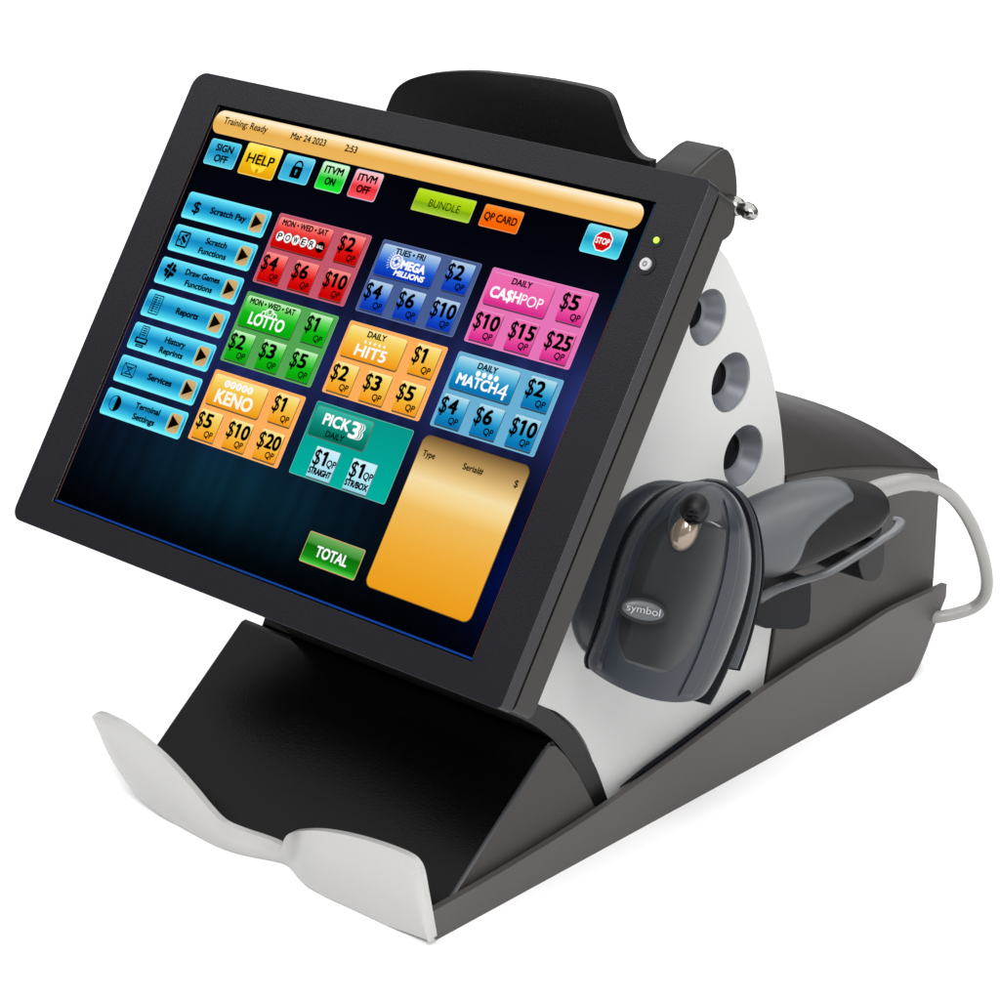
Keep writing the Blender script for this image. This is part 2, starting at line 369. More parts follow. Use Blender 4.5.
# ================================================================== display
class UI:
    def __init__(s): s.v = []; s.f = []; s.c = []
    def poly(s, pts, z, col):
        b = len(s.v)
        for i, p in enumerate(pts):
            s.v.append((p[0], p[1], z)); s.c.append(col[i] if isinstance(col[0], (tuple, list)) else col)
        s.f.append(tuple(range(b, b+len(pts))))
    def rect(s, x0, y1, x1, y0, z, stops, r=0.8, n=5, rows=10):
        """stops: list of (t from top, colour); rows of quads so the gradient is real"""
        if not isinstance(stops[0], tuple) or not isinstance(stops[0][1], tuple): stops = [(0, stops), (1, stops)]
        h = y1-y0; ys = set()
        for k in range(n+1): a = r*(1-math.cos(math.pi/2*k/n)); ys.add(round(y1-a, 4)); ys.add(round(y0+a, 4))
        for k in range(1, rows): ys.add(round(y1-h*k/rows, 4))
        for t, _ in stops: ys.add(round(y1-h*t, 4))
        ys = sorted(ys, reverse=True); base = len(s.v)
        for y in ys:
            d = min(y1-y, y-y0); ins = 0
            if d < r: ins = r-math.sqrt(max(r*r-(r-d)**2, 0))
            t = (y1-y)/h; c = stops[-1][1]
            for (ta, ca), (tb, cb) in zip(stops, stops[1:]):
                if ta <= t <= tb:
                    k = (t-ta)/max(tb-ta, 1e-6); c = tuple(ca[i]+(cb[i]-ca[i])*k for i in range(3)); break
            s.v += [(x0+ins, y, z), (x1-ins, y, z)]; s.c += [c, c]
        for i in range(len(ys)-1): a = base+2*i; s.f.append((a, a+2, a+3, a+1))
    def circle(s, cx, cy, r, z, col, n=24, ry=None): s.poly(circ(cx, cy, r, ry, n), z, col)
    def line(s, p, q, w, z, col):
        d = Vector((q[0]-p[0], q[1]-p[1])); d.normalize(); nrm = Vector((-d.y, d.x))*w/2
        s.poly([(p[0]+nrm.x, p[1]+nrm.y), (p[0]-nrm.x, p[1]-nrm.y), (q[0]-nrm.x, q[1]-nrm.y), (q[0]+nrm.x, q[1]+nrm.y)], z, col)
    def ring(s, cx, cy, r, w, z, col, a0=0, a1=360, n=32):
        for k in range(n):
            a, b = math.radians(a0+(a1-a0)*k/n), math.radians(a0+(a1-a0)*(k+1)/n)
            s.poly([(cx+(r-w/2)*math.cos(a), cy+(r-w/2)*math.sin(a)), (cx+(r+w/2)*math.cos(a), cy+(r+w/2)*math.sin(a)),
                    (cx+(r+w/2)*math.cos(b), cy+(r+w/2)*math.sin(b)), (cx+(r-w/2)*math.cos(b), cy+(r-w/2)*math.sin(b))], z, col)
    def text(s, body, cx, base, cap, width, z, col, bold=0.0, align='C', shear=0.0, skew=0.0):
        v, f = glyphs(body, 0.0)
        x0 = min(p[0] for p in v); x1 = max(p[0] for p in v)
        w_ = width if width else (x1-x0)*cap/0.69
        bx = bold*cap/0.69; k = (w_-2*bx)/(x1-x0); h = (cap-1.4*bx)/0.69
        ox = {'C': cx-w_/2, 'L': cx, 'R': cx-w_}[align]+bx; by = base+0.7*bx
        offs = [(0, 0)] if bold <= 0 else [(0, 0), (-bx, 0), (bx, 0), (-bx*0.7, -bx*0.7), (bx*0.7, -bx*0.7), (-bx*0.7, bx*0.7), (bx*0.7, bx*0.7)]
        for n_, (dx, dy) in enumerate(offs):
            b = len(s.v)
            for p in v:
                X = ox+dx+(p[0]-x0)*k; Y = by+dy+p[1]*h
                s.v.append((X+shear*(Y-base), Y+skew*(X-cx), z+0.03*n_)); s.c.append(col)
            s.f += [tuple(b+i for i in q_) for q_ in f]
    def build(s, name, parent, label=None):
        me = mesh([SC(x, y, -0.9+z*0.10) for x, y, z in s.v], s.f)
        ca = me.color_attributes.new('Col', 'FLOAT_COLOR', 'POINT')
        def lin(c): c = c/255; return c/12.92 if c <= 0.04045 else ((c+0.055)/1.055)**2.4
        for i, c in enumerate(s.c): ca.data[i].color = (lin(c[0]), lin(c[1]), lin(c[2]), 1)
        return link(name, me, M_px, parent, smooth=False, label=label)
_gl = {}
def glyphs(body, bold=0.0):
    v, f = raw_glyphs(body)
    if body in ('1', '10', '15'):                                   # the numeral one carries a flag
        x1 = max(p[0] for p in raw_glyphs('1')[0]); g1 = raw_glyphs('1')[0]
        w1 = max(p[0] for p in g1)-min(p[0] for p in g1); top = max(p[1] for p in g1); b = len(v)
        v = v+[(x1-w1+0.01, top), (x1-w1-0.13, top-0.10), (x1-w1-0.13, top-0.18), (x1-w1+0.01, top-0.11)]; f = f+[(b, b+1, b+2, b+3)]
    return v, f
def raw_glyphs(body, bold=0.0):
    if (body, bold) not in _gl:
        cu = bpy.data.curves.new('t', 'FONT'); cu.body = body; cu.offset = bold; cu.resolution_u = 4; cu.fill_mode = 'FRONT'
        o = bpy.data.objects.new('t', cu); COL.objects.link(o)
        me = bpy.data.meshes.new_from_object(o.evaluated_get(bpy.context.evaluated_depsgraph_get()))
        _gl[(body, bold)] = ([(v.co.x, v.co.y) for v in me.vertices], [tuple(p.vertices) for p in me.polygons])
        bpy.data.objects.remove(o); bpy.data.curves.remove(cu); bpy.data.meshes.remove(me)
    return _gl[(body, bold)]
K = (0, 0, 0); WH = (255, 255, 255)
def mix(a, b, t): return tuple(a[i]+(b[i]-a[i])*t for i in range(3))
# background picture
u = UI(); nx, ny = 64, 40
random.seed(9); streak = [random.uniform(-1, 1) for _ in range(nx)]
for j in range(ny):
    for i in range(nx):
        x = -152+304*i/(nx-1); y = -114+228*j/(ny-1)
        navy = math.exp(-((y+2-0.10*x)/42)**2)*(0.55+0.45*(x+152)/304)
        glow = math.exp(-((x+70)/70)**2-((y-10)/55)**2)*0.35
        teal = math.exp(-((y+75)/32)**2)*math.exp(-((x+30)/95)**2)
        edge = math.exp(-((x-150)/22)**2)*math.exp(-((y+75)/30)**2)
        c = [2+34*navy+22*glow+5*teal, 3+42*navy+24*glow+34*teal+8*edge, 10+92*navy+60*glow+40*teal+46*edge]
        kk = 1+0.13*streak[i]*(1 if y < 30 else 0)
        dk = 1-0.75*math.exp(-((y+114)/16)**2)*(0.8 if x < 80 else 0.5)
        u.v.append((x, y, 0)); u.c.append(tuple(min(255, v*kk*dk) for v in c))
u.f += grid_faces(ny, nx)
u.rect(-152, -113.0, 152, -114, 0.5, (22, 66, 150), r=0.1, rows=2)
u.rect(-152, 114, -151.5, -112.6, 0.5, (92, 66, 58), r=0.05, rows=2)
u.rect(151.6, 60, 152, -112.6, 0.5, (100, 62, 36), r=0.05, rows=2)
u.rect(151.6, 114, 152, 60, 0.5, (30, 80, 110), r=0.05, rows=2)
DISP = u.build('display', T)
# header
u = UI()
u.rect(-151.4, 112.8, 147.8, 99.6, 1, [(0, (250, 222, 175)), (0.12, (255, 240, 212)), (0.3, (250, 214, 150)), (0.55, (236, 178, 84)), (1, (238, 184, 96))], r=6.2, n=8)
u.text('Training: Ready', -127, 105.6, 3.9, 34, 2, (20, 14, 4), 0.02)
u.text('Mar 24 2023', -78.6, 105.6, 3.7, 26, 2, (20, 14, 4), 0.025)
u.text('2:53', -47, 105.6, 3.7, 8.8, 2, (20, 14, 4), 0.03)
u.build('header_bar', DISP)
CY = [(0, (120, 226, 250)), (0.12, (80, 200, 235)), (0.5, (24, 146, 200)), (0.85, (60, 190, 225)), (1, (120, 240, 250))]
def button(x0, y1, x1, y0, stops, r=1.6, edge=(130, 235, 250), lines=(), col=K, bold=0.045, name='touch_button', label=None, extra=None):
    u = UI(); u.rect(x0, y1, x1, y0, 1, edge, r=r); u.rect(x0+0.45, y1-0.45, x1-0.45, y0+0.45, 2, stops, r=r*0.8)
    for (t, cx, b, cap, w) in lines: u.text(t, cx, b, cap, w, 4, col, bold)
    if extra: extra(u)
    return u.build(name, DISP, label)
button(-147, 96.6, -123.4, 82, [(0, (90, 205, 235)), (0.5, (28, 145, 195)), (1, (95, 205, 230))], lines=[('SIGN', -134.6, 90.2, 4.2, 13.5), ('OFF', -134.6, 84.3, 4.2, 10.5)], label='blue sign off button')
def help_x(u):
    u.circle(-105.7, 90.6, 6.6, 3, (255, 226, 60), ry=7.2); u.circle(-105.7, 91.2, 4.3, 3.3, (246, 198, 24)); u.circle(-105.7, 84.6, 1.3, 3.3, (226, 150, 10))
    u.rect(-107.4, 88, -104, 85.6, 3.2, (255, 226, 60), r=0.3)
button(-119.4, 98.9, -92.6, 81.3, [(0, (255, 240, 120)), (0.4, (250, 205, 30)), (1, (232, 160, 10))], edge=(250, 225, 120), lines=[('HELP', -105.7, 88.0, 5.6, 20.5)], bold=0.03, extra=help_x, label='yellow help button')
def lock_x(u):
    u.rect(-81.6, 92.0, -74.0, 85.6, 4, K, r=0.8); u.ring(-77.6, 92.2, 2.7, 1.1, 4, K, 0, 180)
    u.line((-80.3, 92.4), (-80.3, 90.5), 1.1, 4, K); u.circle(-77.8, 89.6, 0.8, 5, (40, 150, 200)); u.line((-77.8, 89.4), (-77.8, 87.2), 0.7, 5, (40, 150, 200))
button(-89.2, 97.8, -67.6, 83.2, [(0, (130, 220, 240)), (0.4, (50, 165, 210)), (1, (70, 190, 225))], extra=lock_x, label='blue button with a padlock')
button(-61.8, 98.4, -42.4, 83.1, [(0, (225, 250, 225)), (0.35, (150, 235, 150)), (0.6, (20, 200, 40)), (1, (30, 240, 50))], edge=(160, 240, 190), lines=[('ITVM', -52, 92.2, 4.2, 13.5), ('ON', -52, 86.2, 4.2, 7.5)], label='green ITVM on button')
button(-37.6, 98.4, -17.9, 83.0, [(0, (255, 205, 210)), (0.35, (255, 130, 140)), (0.6, (235, 45, 55)), (1, (255, 90, 100))], edge=(200, 190, 220), lines=[('ITVM', -27.8, 92.2, 4.2, 13.5), ('OFF', -27.8, 86.2, 4.2, 9.6)], label='red ITVM off button')
button(7.6, 95.9, 47.4, 84.1, [(0, (190, 226, 40)), (0.5, (160, 200, 10)), (0.62, (128, 172, 20)), (1, (172, 210, 60))], edge=(190, 215, 90), r=0.9, lines=[('BUNDLE', 28.6, 87.6, 4.0, 21)], bold=0.0, label='lime green bundle button')
button(53.6, 95.9, 79, 84.3, [(0, (255, 150, 50)), (0.3, (250, 110, 10)), (1, (245, 98, 0))], edge=(235, 150, 90), r=1.2, lines=[('QP CARD', 66.2, 88, 4.1, 21.5)], bold=0.03, label='orange quick pick card button')
def stop_x(u):
    o = [(131.2+5.9*math.cos(math.radians(22.5+45*k)), 91.0+5.5*math.sin(math.radians(22.5+45*k))) for k in range(8)]
    i = [(131.2+5.2*math.cos(math.radians(22.5+45*k)), 91.0+4.9*math.sin(math.radians(22.5+45*k))) for k in range(8)]
    u.poly(o, 3, WH); u.poly(i, 4, (205, 10, 15)); u.text('STOP', 131.2, 89.5, 3.1, 8.4, 5, WH, 0.03)
button(119.1, 98.2, 143.4, 83.8, [(0, (130, 225, 240)), (0.5, (25, 160, 200)), (1, (90, 225, 240))], extra=stop_x, label='blue button with a red stop sign')
# menu buttons
def ic_dollar(u, x, y): u.text('$', x, y-3.6, 6.6, 5.6, 4, K, 0.02)
def ic_scratch(u, x, y):
    for a, b in (((-4, 4), (4, 4)), ((4, 4), (4, -4)), ((-4, -4), (4, -4)), ((-4, 4), (-4, -4))): u.line((x+a[0], y+a[1]), (x+b[0], y+b[1]), 1.0, 4, K)
    u.poly([(x-3.6, y-1), (x-1, y+2.6), (x+3.4, y+3.6), (x+1, y+0.5), (x+3, y-1), (x, y-3.4), (x-1.4, y-1)], 4.2, K)
    u.line((x-2.6, y+0.8), (x+1.4, y-2.4), 0.6, 4.6, (50, 165, 210)); u.line((x-0.6, y+2.4), (x+3, y-0.2), 0.6, 4.6, (50, 165, 210))
def ic_clover(u, x, y):
    for a in (30, 120, 210, 300):
        r_ = lambda d, q: (x+d*math.cos(math.radians(a+q)), y+1+d*math.sin(math.radians(a+q)))
        for q in (-24, 24): u.circle(*r_(3.5, q), 1.15, 4+(q > 0)*0.1, K, 14)
        u.poly([(x+0.2*math.cos(math.radians(a)), y+1+0.2*math.sin(math.radians(a))), r_(3.5, -36), r_(3.6, 0), r_(3.5, 36)], 4.2, K)
    u.line((x, y), (x-1.2, y-5.4), 0.8, 4, K)
def ic_report(u, x, y):
    for a, b in (((-3.6, 5.2), (3.6, 5.2)), ((3.6, 5.2), (3.6, -5.2)), ((-3.6, -5.2), (3.6, -5.2)), ((-3.6, 5.2), (-3.6, -5.2))): u.line((x+a[0], y+a[1]), (x+b[0], y+b[1]), 0.6, 4, K)
    for k in range(7):
        yy = y+3.8-k*1.25; u.line((x-2.6, yy), (x-0.4, yy), 0.8, 4, K); u.line((x+0.3, yy), (x+2.6, yy), 0.5, 4, K)
def ic_printer(u, x, y):
    for a, b in (((-2.6, 6.2), (2.6, 6.2)), ((2.6, 6.2), (2.6, 0)), ((-2.6, 6.2), (-2.6, 0))): u.line((x+a[0], y+a[1]), (x+b[0], y+b[1]), 0.6, 4, K)
    for k in range(4): u.line((x-1.6, y+5-k*1.2), (x+1.6, y+5-k*1.2), 0.6, 4, K)
    u.rect(x-4.8, y-0.2, x+4.8, y-3.6, 4, K, r=0.6); u.rect(x-3.6, y-1.0, x+3.6, y-2.4, 4.4, (50, 165, 210), r=0.3); u.rect(x-3, y-3.9, x+3, y-5.6, 4, K, r=0.3)
    u.line((x-2, y-4.8), (x+2, y-4.8), 0.5, 4.6, (50, 165, 210))
def ic_box(u, x, y):
    w, h = 4.6, 3.4
    for a, b in (((-w, h), (w, h)), ((w, h), (w, -h)), ((-w, -h), (w, -h)), ((-w, h), (-w, -h)), ((-w, h), (w, -h)), ((-w, -h), (w, h))): u.line((x+a[0], y+a[1]), (x+b[0], y+b[1]), 0.55, 4, K)
    u.line((x-2, y+1.6), (x+2, y+1.6), 0.7, 4.1, K); u.line((x-2, y-2.1), (x+2.4, y-2.1), 0.7, 4.1, K)
def ic_half(u, x, y):
    u.ring(x, y, 4.2, 0.5, 4, K); u.poly([(x+4.2*math.cos(math.radians(a)), y+4.2*math.sin(math.radians(a))) for a in range(-90, 91, 10)], 4.2, K)
menu = [(['Scratch Pay'], [28], ic_dollar, 'menu button with a dollar sign'), (['Scratch', 'Functions'], [16.5, 21.5], ic_scratch, 'menu button for scratch functions'), (['Draw Games', 'Functions'], [27, 21.5], ic_clover, 'menu button with a clover'),
        (['Reports'], [17.5], ic_report, 'menu button with a report sheet'), (['History', 'Reprints'], [16, 18.5], ic_printer, 'menu button with a printer'), (['Services'], [19], ic_box, 'menu button with an envelope'), (['Terminal', 'Settings'], [19.5, 17.5], ic_half, 'menu button with a half filled circle')]
for k, (ls, ws, ic, lab) in enumerate(menu):
    y1 = 65.6-18.82*k; x0, x1, y0 = -146.9, -82.8, 65.6-18.82*k-14.9
    u = UI(); u.rect(x0, y1, x1, y0, 1, (120, 240, 255), r=1.8)
    u.rect(x0+0.5, y1-0.5, x1-0.5, y0+0.5, 2, [(0, (120, 228, 250)), (0.14, (80, 205, 238)), (0.45, (20, 140, 195)), (0.6, (28, 152, 205)), (0.88, (80, 215, 240)), (1, (130, 250, 255))], r=1.5)
    u.rect(-95.6, y1-1.9, -84.9, y0+1.5, 2.4, (104, 228, 238), r=2.2)
    u.rect(-94.9, y1-2.4, -85.8, y0+2.1, 3, [(0, (212, 178, 122)), (0.6, (190, 152, 96)), (1, (214, 182, 130))], r=2.2)
    yc = (y1+y0)/2; u.poly([(-93.6, yc+3.9), (-93.6, yc-3.9), (-86.6, yc)], 4, (10, 6, 0))
    ic(u, -138.0+(0.4 if k else 0.6), yc)
    if len(ls) == 1: u.text(ls[0], -112.6, yc-1.7, 3.7, ws[0], 4, K, 0.05)
    else: u.text(ls[0], -112.6, yc+0.9, 3.5, ws[0], 4, K, 0.05); u.text(ls[1], -112.6, yc-5.0, 3.5, ws[1], 4, K, 0.05)
    u.build('menu_button', DISP, lab)
# game panels
def tile(u, x0, y1, x1, y0, stops, r=0.5, hi=None):
    u.rect(x0+0.35, y1-0.7, x1+0.45, y0-0.9, 2, mix(stops[-1][1], (60, 60, 60), 0.72), r=r)
    u.rect(x0-0.1, y1+0.15, x1+0.15, y0-0.15, 2.5, mix(stops[-1][1], (140, 140, 140), 0.5), r=r)
    u.rect(x0, y1, x1, y0, 3, stops, r=r)
def price(u, x0, y1, t, stops):
    tile(u, x0, y1, x0+16, y1-15.5, stops)
    d = t[1:]; u.text('$', x0-0.3, y1-9.8, 8.6, 4.7, 5, K, 0.012, 'L')
    u.text(d, x0+4.9, y1-9.3, 7.8, {1: 5.9, 2: 10.8}[len(d)] if d != '1' else 3.4, 5, K, 0.04, 'L'); u.text('QP', x0+14.4, y1-14.0, 3.4, 6.2, 5, K, 0.03, 'R')
def panel(px, py, border, stops, prices, top_text, logo, label, logo_stops=None):
    u = UI(); u.rect(px, py, px+67.6, py-38.6, 1, mix(border, WH, 0.18), r=1.2); u.rect(px+0.35, py-0.35, px+67.25, py-38.25, 1.5, border, r=1.0)
    tile(u, px+1.8, py-1.9, px+41.4, py-18.2, logo_stops or stops, r=1.6)
    if top_text: u.text(top_text[0], px+21.4, py-6.1, 3.3, top_text[1], 5, K, 0.04)
    logo(u, px, py)
    price(u, px+48.4, py-1.7, prices[0], stops)
    for k in range(3): price(u, px+(2.2, 25.2, 48.2)[k], py-21.4, prices[k+1], stops)
    return u.build('game_panel', DISP, label)
RED = [(0, (255, 150, 145)), (0.25, (246, 96, 92)), (0.55, (222, 22, 20)), (1, (196, 0, 0))]
BLU = [(0, (186, 210, 232)), (0.25, (130, 172, 226)), (0.6, (24, 84, 205)), (1, (8, 50, 175))]
PNK = [(0, (250, 170, 215)), (0.05, (236, 110, 178)), (0.5, (240, 100, 170)), (1, (216, 40, 140))]
GRN = [(0, (205, 245, 200)), (0.2, (120, 222, 110)), (0.55, (20, 185, 24)), (1, (6, 165, 8))]
ORG = [(0, (252, 232, 158)), (0.3, (246, 208, 92)), (1, (244, 152, 22))]
LBL = [(0, (186, 224, 240)), (0.3, (100, 186, 222)), (0.6, (22, 140, 196)), (1, (6, 112, 176))]
def lg_power(u, px, py):
    for k, ch in enumerate('POWER'):
        cx = px+6.6+k*5.9; u.circle(cx, py-12.0, 2.95, 4, K); u.circle(cx, py-12.0, 2.75, 4.4, (252, 252, 250)); u.text(ch, cx, py-13.7, 3.4, 3.3, 5, K, 0.03)
    cx = px+6.6+5*5.9+0.5; u.circle(cx, py-12.4, 3.1, 4, K); u.text('BALL', cx, py-13.2, 1.7, 4.8, 5, WH, 0.02)
def lg_mega(u, px, py):
    cx = px+14.2
    u.circle(cx, py-9.6, 4.1, 4, (240, 246, 255)); u.ring(cx, py-9.6, 3.0, 0.4, 4.4, (30, 90, 200)); u.circle(cx, py-9.6, 1.3, 4.5, (30, 90, 200), 6)
    for a in range(0, 360, 60): u.line((cx+1.3*math.cos(math.radians(a)), py-9.6+1.3*math.sin(math.radians(a))), (cx+3*math.cos(math.radians(a)), py-9.6+3*math.sin(math.radians(a))), 0.35, 4.6, (30, 90, 200))
    for r in (5.0, 5.9):
        for a in range(95, 235, 14): u.circle(cx+r*math.cos(math.radians(a)), py-9.8+r*math.sin(math.radians(a)), 0.28, 4, WH, 8)
    u.text('MEGA', px+26.4, py-12.6, 4.7, 16.6, 5, WH, 0.05); u.text('MILLIONS', px+25.6, py-16.6, 3.0, 20.5, 5, WH, 0.05, shear=0.15)
def lg_cash(u, px, py): u.text('CA$H', px+14.2, py-14.6, 5.8, 19.5, 5, WH, 0.035); u.text('POP', px+31.4, py-14.6, 5.3, 13.6, 5, WH, 0.0)
def lg_lotto(u, px, py):
    u.text('LOTTO', px+21.6, py-16.4, 6.6, 26, 5, WH, 0.03)
    u.ring(px+21.2, py-9.8, 3.6, 0.9, 5, WH, 0, 180); u.circle(px+21.2, py-7.6, 2.0, 5, (220, 240, 215)); u.circle(px+21.2, py-7.7, 1.2, 5.2, (50, 180, 50))
    u.circle(px+17.2, py-9.3, 1.6, 5.1, WH); u.circle(px+25.4, py-9.3, 1.6, 5.1, WH); u.circle(px+17.2, py-9.3, 1.0, 5.3, (50, 180, 50)); u.circle(px+25.4, py-9.3, 1.0, 5.3, (50, 180, 50))
def lg_keno(u, px, py):
    for k in range(5): u.circle(px+12.4+k*4.3, py-5.6, 2.0, 5, WH); u.ring(px+12.4+k*4.3, py-5.6, 0.7, 0.35, 5.2, (246, 190, 90))
    u.text('KENO', px+21.4, py-16.6, 7.4, 27.5, 5, (255, 250, 235), 0.04)
    for k in range(24): u.circle(px+9+k*1.1, py-14.0+1.8*math.sin(k*2.3), 0.26, 5.3, (246, 180, 70), 8)
def lg_hit(u, px, py):
    for k in range(5): u.poly([(px+15.4+k*3.3+r_*math.cos(math.radians(90+36*i)), py-8.6+r_*math.sin(math.radians(90+36*i))) for i, r_ in enumerate([1.2, 0.5]*5)], 5, WH)
    u.text('HIT5', px+21.6, py-16.4, 6.0, 21.5, 5, WH, 0.03)
def lg_match(u, px, py):
    for k in range(4): u.circle(px+17+k*3.9, py-8.2, 1.45, 5, WH)
    u.text('MATCH', px+18.6, py-15.6, 5.6, 26, 5, WH, 0.035); u.text('4', px+35.2, py-17.3, 8.0, 6.0, 5, WH, 0.0)
panel(-77.2, 66.3, (196, 88, 108), RED, ['$2', '$4', '$6', '$10'], ('MON • WED • SAT', 33.5), lg_power, 'dark red game panel')
panel(-1.5, 66.3, (72, 94, 146), BLU, ['$2', '$4', '$6', '$10'], ('TUES • FRI', 20.5), lg_mega, 'dark blue game panel')
panel(73.3, 66.3, (232, 116, 184), PNK, ['$5', '$10', '$15', '$25'], ('DAILY', 12.8), lg_cash, 'pink game panel')
panel(-77.2, 22.4, (84, 166, 84), GRN, ['$1', '$2', '$3', '$5'], ('MON • WED • SAT', 33.5), lg_lotto, 'green game panel')
panel(-1.5, 22.4, (255, 174, 92), ORG, ['$1', '$2', '$3', '$5'], ('DAILY', 12.8), lg_hit, 'orange game panel in the middle')
panel(73.3, 22.4, (106, 176, 212), LBL, ['$2', '$4', '$6', '$10'], ('DAILY', 12.8), lg_match, 'light blue game panel')
panel(-77.2, -21.2, (255, 174, 92), ORG, ['$1', '$5', '$10', '$20'], None, lg_keno, 'orange game panel at the left')
# teal panel
u = UI(); px, py = -1.5, -21.0
u.rect(px, py, px+67.4, py-38.6, 1, (110, 180, 170), r=1.2); u.rect(px+0.35, py-0.35, px+67.05, py-38.25, 1.5, [(0, (6, 150, 138)), (1, (0, 176, 160))], r=1.0)
u.rect(px+1.5, py-1.7, px+42, py-18.0, 2, (80, 120, 110), r=1.8); u.rect(px+2.0, py-2.1, px+41.4, py-17.5, 3, [(0, (60, 185, 165)), (0.5, (14, 140, 122)), (1, (0, 104, 88))], r=1.6)
u.text('PICK', px+18.2, py-10.6, 6.0, 18.5, 5, WH, 0.035)
for k in range(5): u.text('3', px+34.4-k*0.75, py-13.0, 8.6, 6.6, 5+k*0.35, WH if k % 2 == 0 else (12, 138, 120), 0.02 if k < 4 else 0.035)
u.text('DAILY', px+20.4, py-16.2, 3.3, 13, 5, (0, 20, 16), 0.035)
for bx, t in ((11.9, 'STRAIGHT'), (37.6, 'STR/BOX')):
    tile(u, px+bx, py-21.6, px+bx+16.3, py-37.2, [(0, (206, 240, 250)), (1, (150, 220, 238))], r=0.4)
    u.text('$', px+bx+0.6, py-30.8, 8.2, 4.7, 5, K, 0.012, 'L'); u.text('1', px+bx+6.0, py-30.4, 7.6, 3.4, 5, K, 0.04, 'L'); u.text('QP', px+bx+16.6, py-30.2, 3.8, 6.4, 5, K, 0.03, 'R'); u.text(t, px+bx+8.2, py-35.6, 3.5, 15.6, 5, K, 0.05)
u.build('game_panel', DISP, 'teal game panel')
# serial list and total
u = UI(); u.rect(72.9, -20.6, 142.3, -99.2, 1, (110, 80, 40), r=4.4)
u.rect(73.3, -21.0, 141.9, -98.8, 2, [(0, (120, 92, 52)), (0.08, (176, 140, 84)), (0.2, (232, 196, 130)), (0.27, (246, 222, 168)), (0.36, (246, 212, 140)), (0.45, (240, 190, 96)), (0.7, (240, 172, 56)), (1, (236, 156, 26))], r=4.2, n=8, rows=24)
u.text('Type', 80.6, -31.4, 3.2, 8.2, 4, (30, 20, 0), 0.03); u.text('Serial#', 109.6, -31.6, 3.2, 13, 4, (30, 20, 0), 0.03); u.text('$', 137.4, -32.2, 3.6, 2.6, 4, K, 0.01)
u.build('serial_list', DISP)
button(27.4, -83.0, 66, -98.8, [(0, (120, 175, 100)), (0.3, (70, 150, 60)), (0.42, (10, 110, 10)), (0.8, (20, 140, 20)), (1, (90, 215, 80))], edge=(205, 165, 110), r=1.0, lines=[('TOTAL', 47, -94.2, 5.6, 22)], col=WH, bold=0.03, label='green total button with white lettering')

# ================================================================== scanner holder (fixed to the terminal)
NS = Vector((0.74, -0.63, 0.24)).normalized()
P0 = at(672, 590, 0, 162)
def loft(Lp, Rp, plane_p, n, hf, hb, rows=36, seg=28, power=0.9, dome=None, bow=0.0):
    Ls = resample(smooth_pts([Vector((*p, 0)) for p in Lp], 6), rows); Rs = resample(smooth_pts([Vector((*p, 0)) for p in Rp], 6), rows)
    V = []
    for i, (a, b) in enumerate(zip(Ls, Rs)):
        pa = at_plane(a.x, a.y, plane_p, n); pb_ = at_plane(b.x, b.y, plane_p, n); mid = (pa+pb_)/2; half = (pb_-pa)/2
        t = i/(rows-1); k = dome(t) if dome else 1
        for j in range(seg):
            th = 2*math.pi*j/seg; c, s_ = math.cos(th), math.sin(th)
            w = (abs(s_)**power)*(hf if s_ > 0 else -hb)*k
            cc = math.copysign(abs(c)**power, c); up_ = (Vector((0, 0, 1))-n*n.z).normalized()
            V.append(mid+half*cc+n*w-up_*(bow*t**3*(1-cc*cc)))
    return mesh(V, grid_faces(rows, seg, True)+[tuple(range(seg)), tuple(range((rows-1)*seg, rows*seg))])
def patch(Lp, Rp, plane_p, n, hf, rows, power, dome, bow, t0, t1, c0, c1, lift, nc=22, nt=30, thick=1.6):
    """a piece that follows the surface of the loft above, raised by lift"""
    Ls = resample(smooth_pts([Vector((*p, 0)) for p in Lp], 6), rows); Rs = resample(smooth_pts([Vector((*p, 0)) for p in Rp], 6), rows)
    up_ = (Vector((0, 0, 1))-n*n.z).normalized(); V = []
    for i in range(nt):
        t = t0+(t1-t0)*i/(nt-1); k = t*(rows-1); a = min(int(k), rows-2); fr = k-a
        pl, pr = Ls[a].lerp(Ls[a+1], fr), Rs[a].lerp(Rs[a+1], fr)
        pa = at_plane(pl.x, pl.y, plane_p, n); pb_ = at_plane(pr.x, pr.y, plane_p, n); mid = (pa+pb_)/2; half = (pb_-pa)/2
        e = i/(nt-1); a0, a1 = c0(e), c1(e)
        for j in range(nc):
            c = a0+(a1-a0)*j/(nc-1); ed = min(j, nc-1-j, i, nt-1-i)
            h = hf*dome(t)*(max(0, 1-abs(c)**(2/power)))**(power/2)
            V.append(mid+half*c+n*(h+(lift if ed > 0 else -thick))-up_*(bow*t**3*(1-c*c)))
    return mesh(V, grid_faces(nt, nc))
HL = [(684, 482), (664, 480), (645, 484), (622, 498), (602, 522), (587, 553), (576, 587), (571, 616), (576, 640), (589, 657), (604, 668)]
HR = [(690, 482), (700, 486), (716, 498), (732, 520), (744, 555), (746, 590), (742, 620), (734, 648), (722, 668), (712, 682), (704, 690)]
PB = P0-NS*16
holder = link('scanner_holder', loft(HL, HR, PB, NS, 12, 14, dome=lambda t: min(1, 0.15+2.6*t)), M_scan, T, merge=0.0005, angle=70)
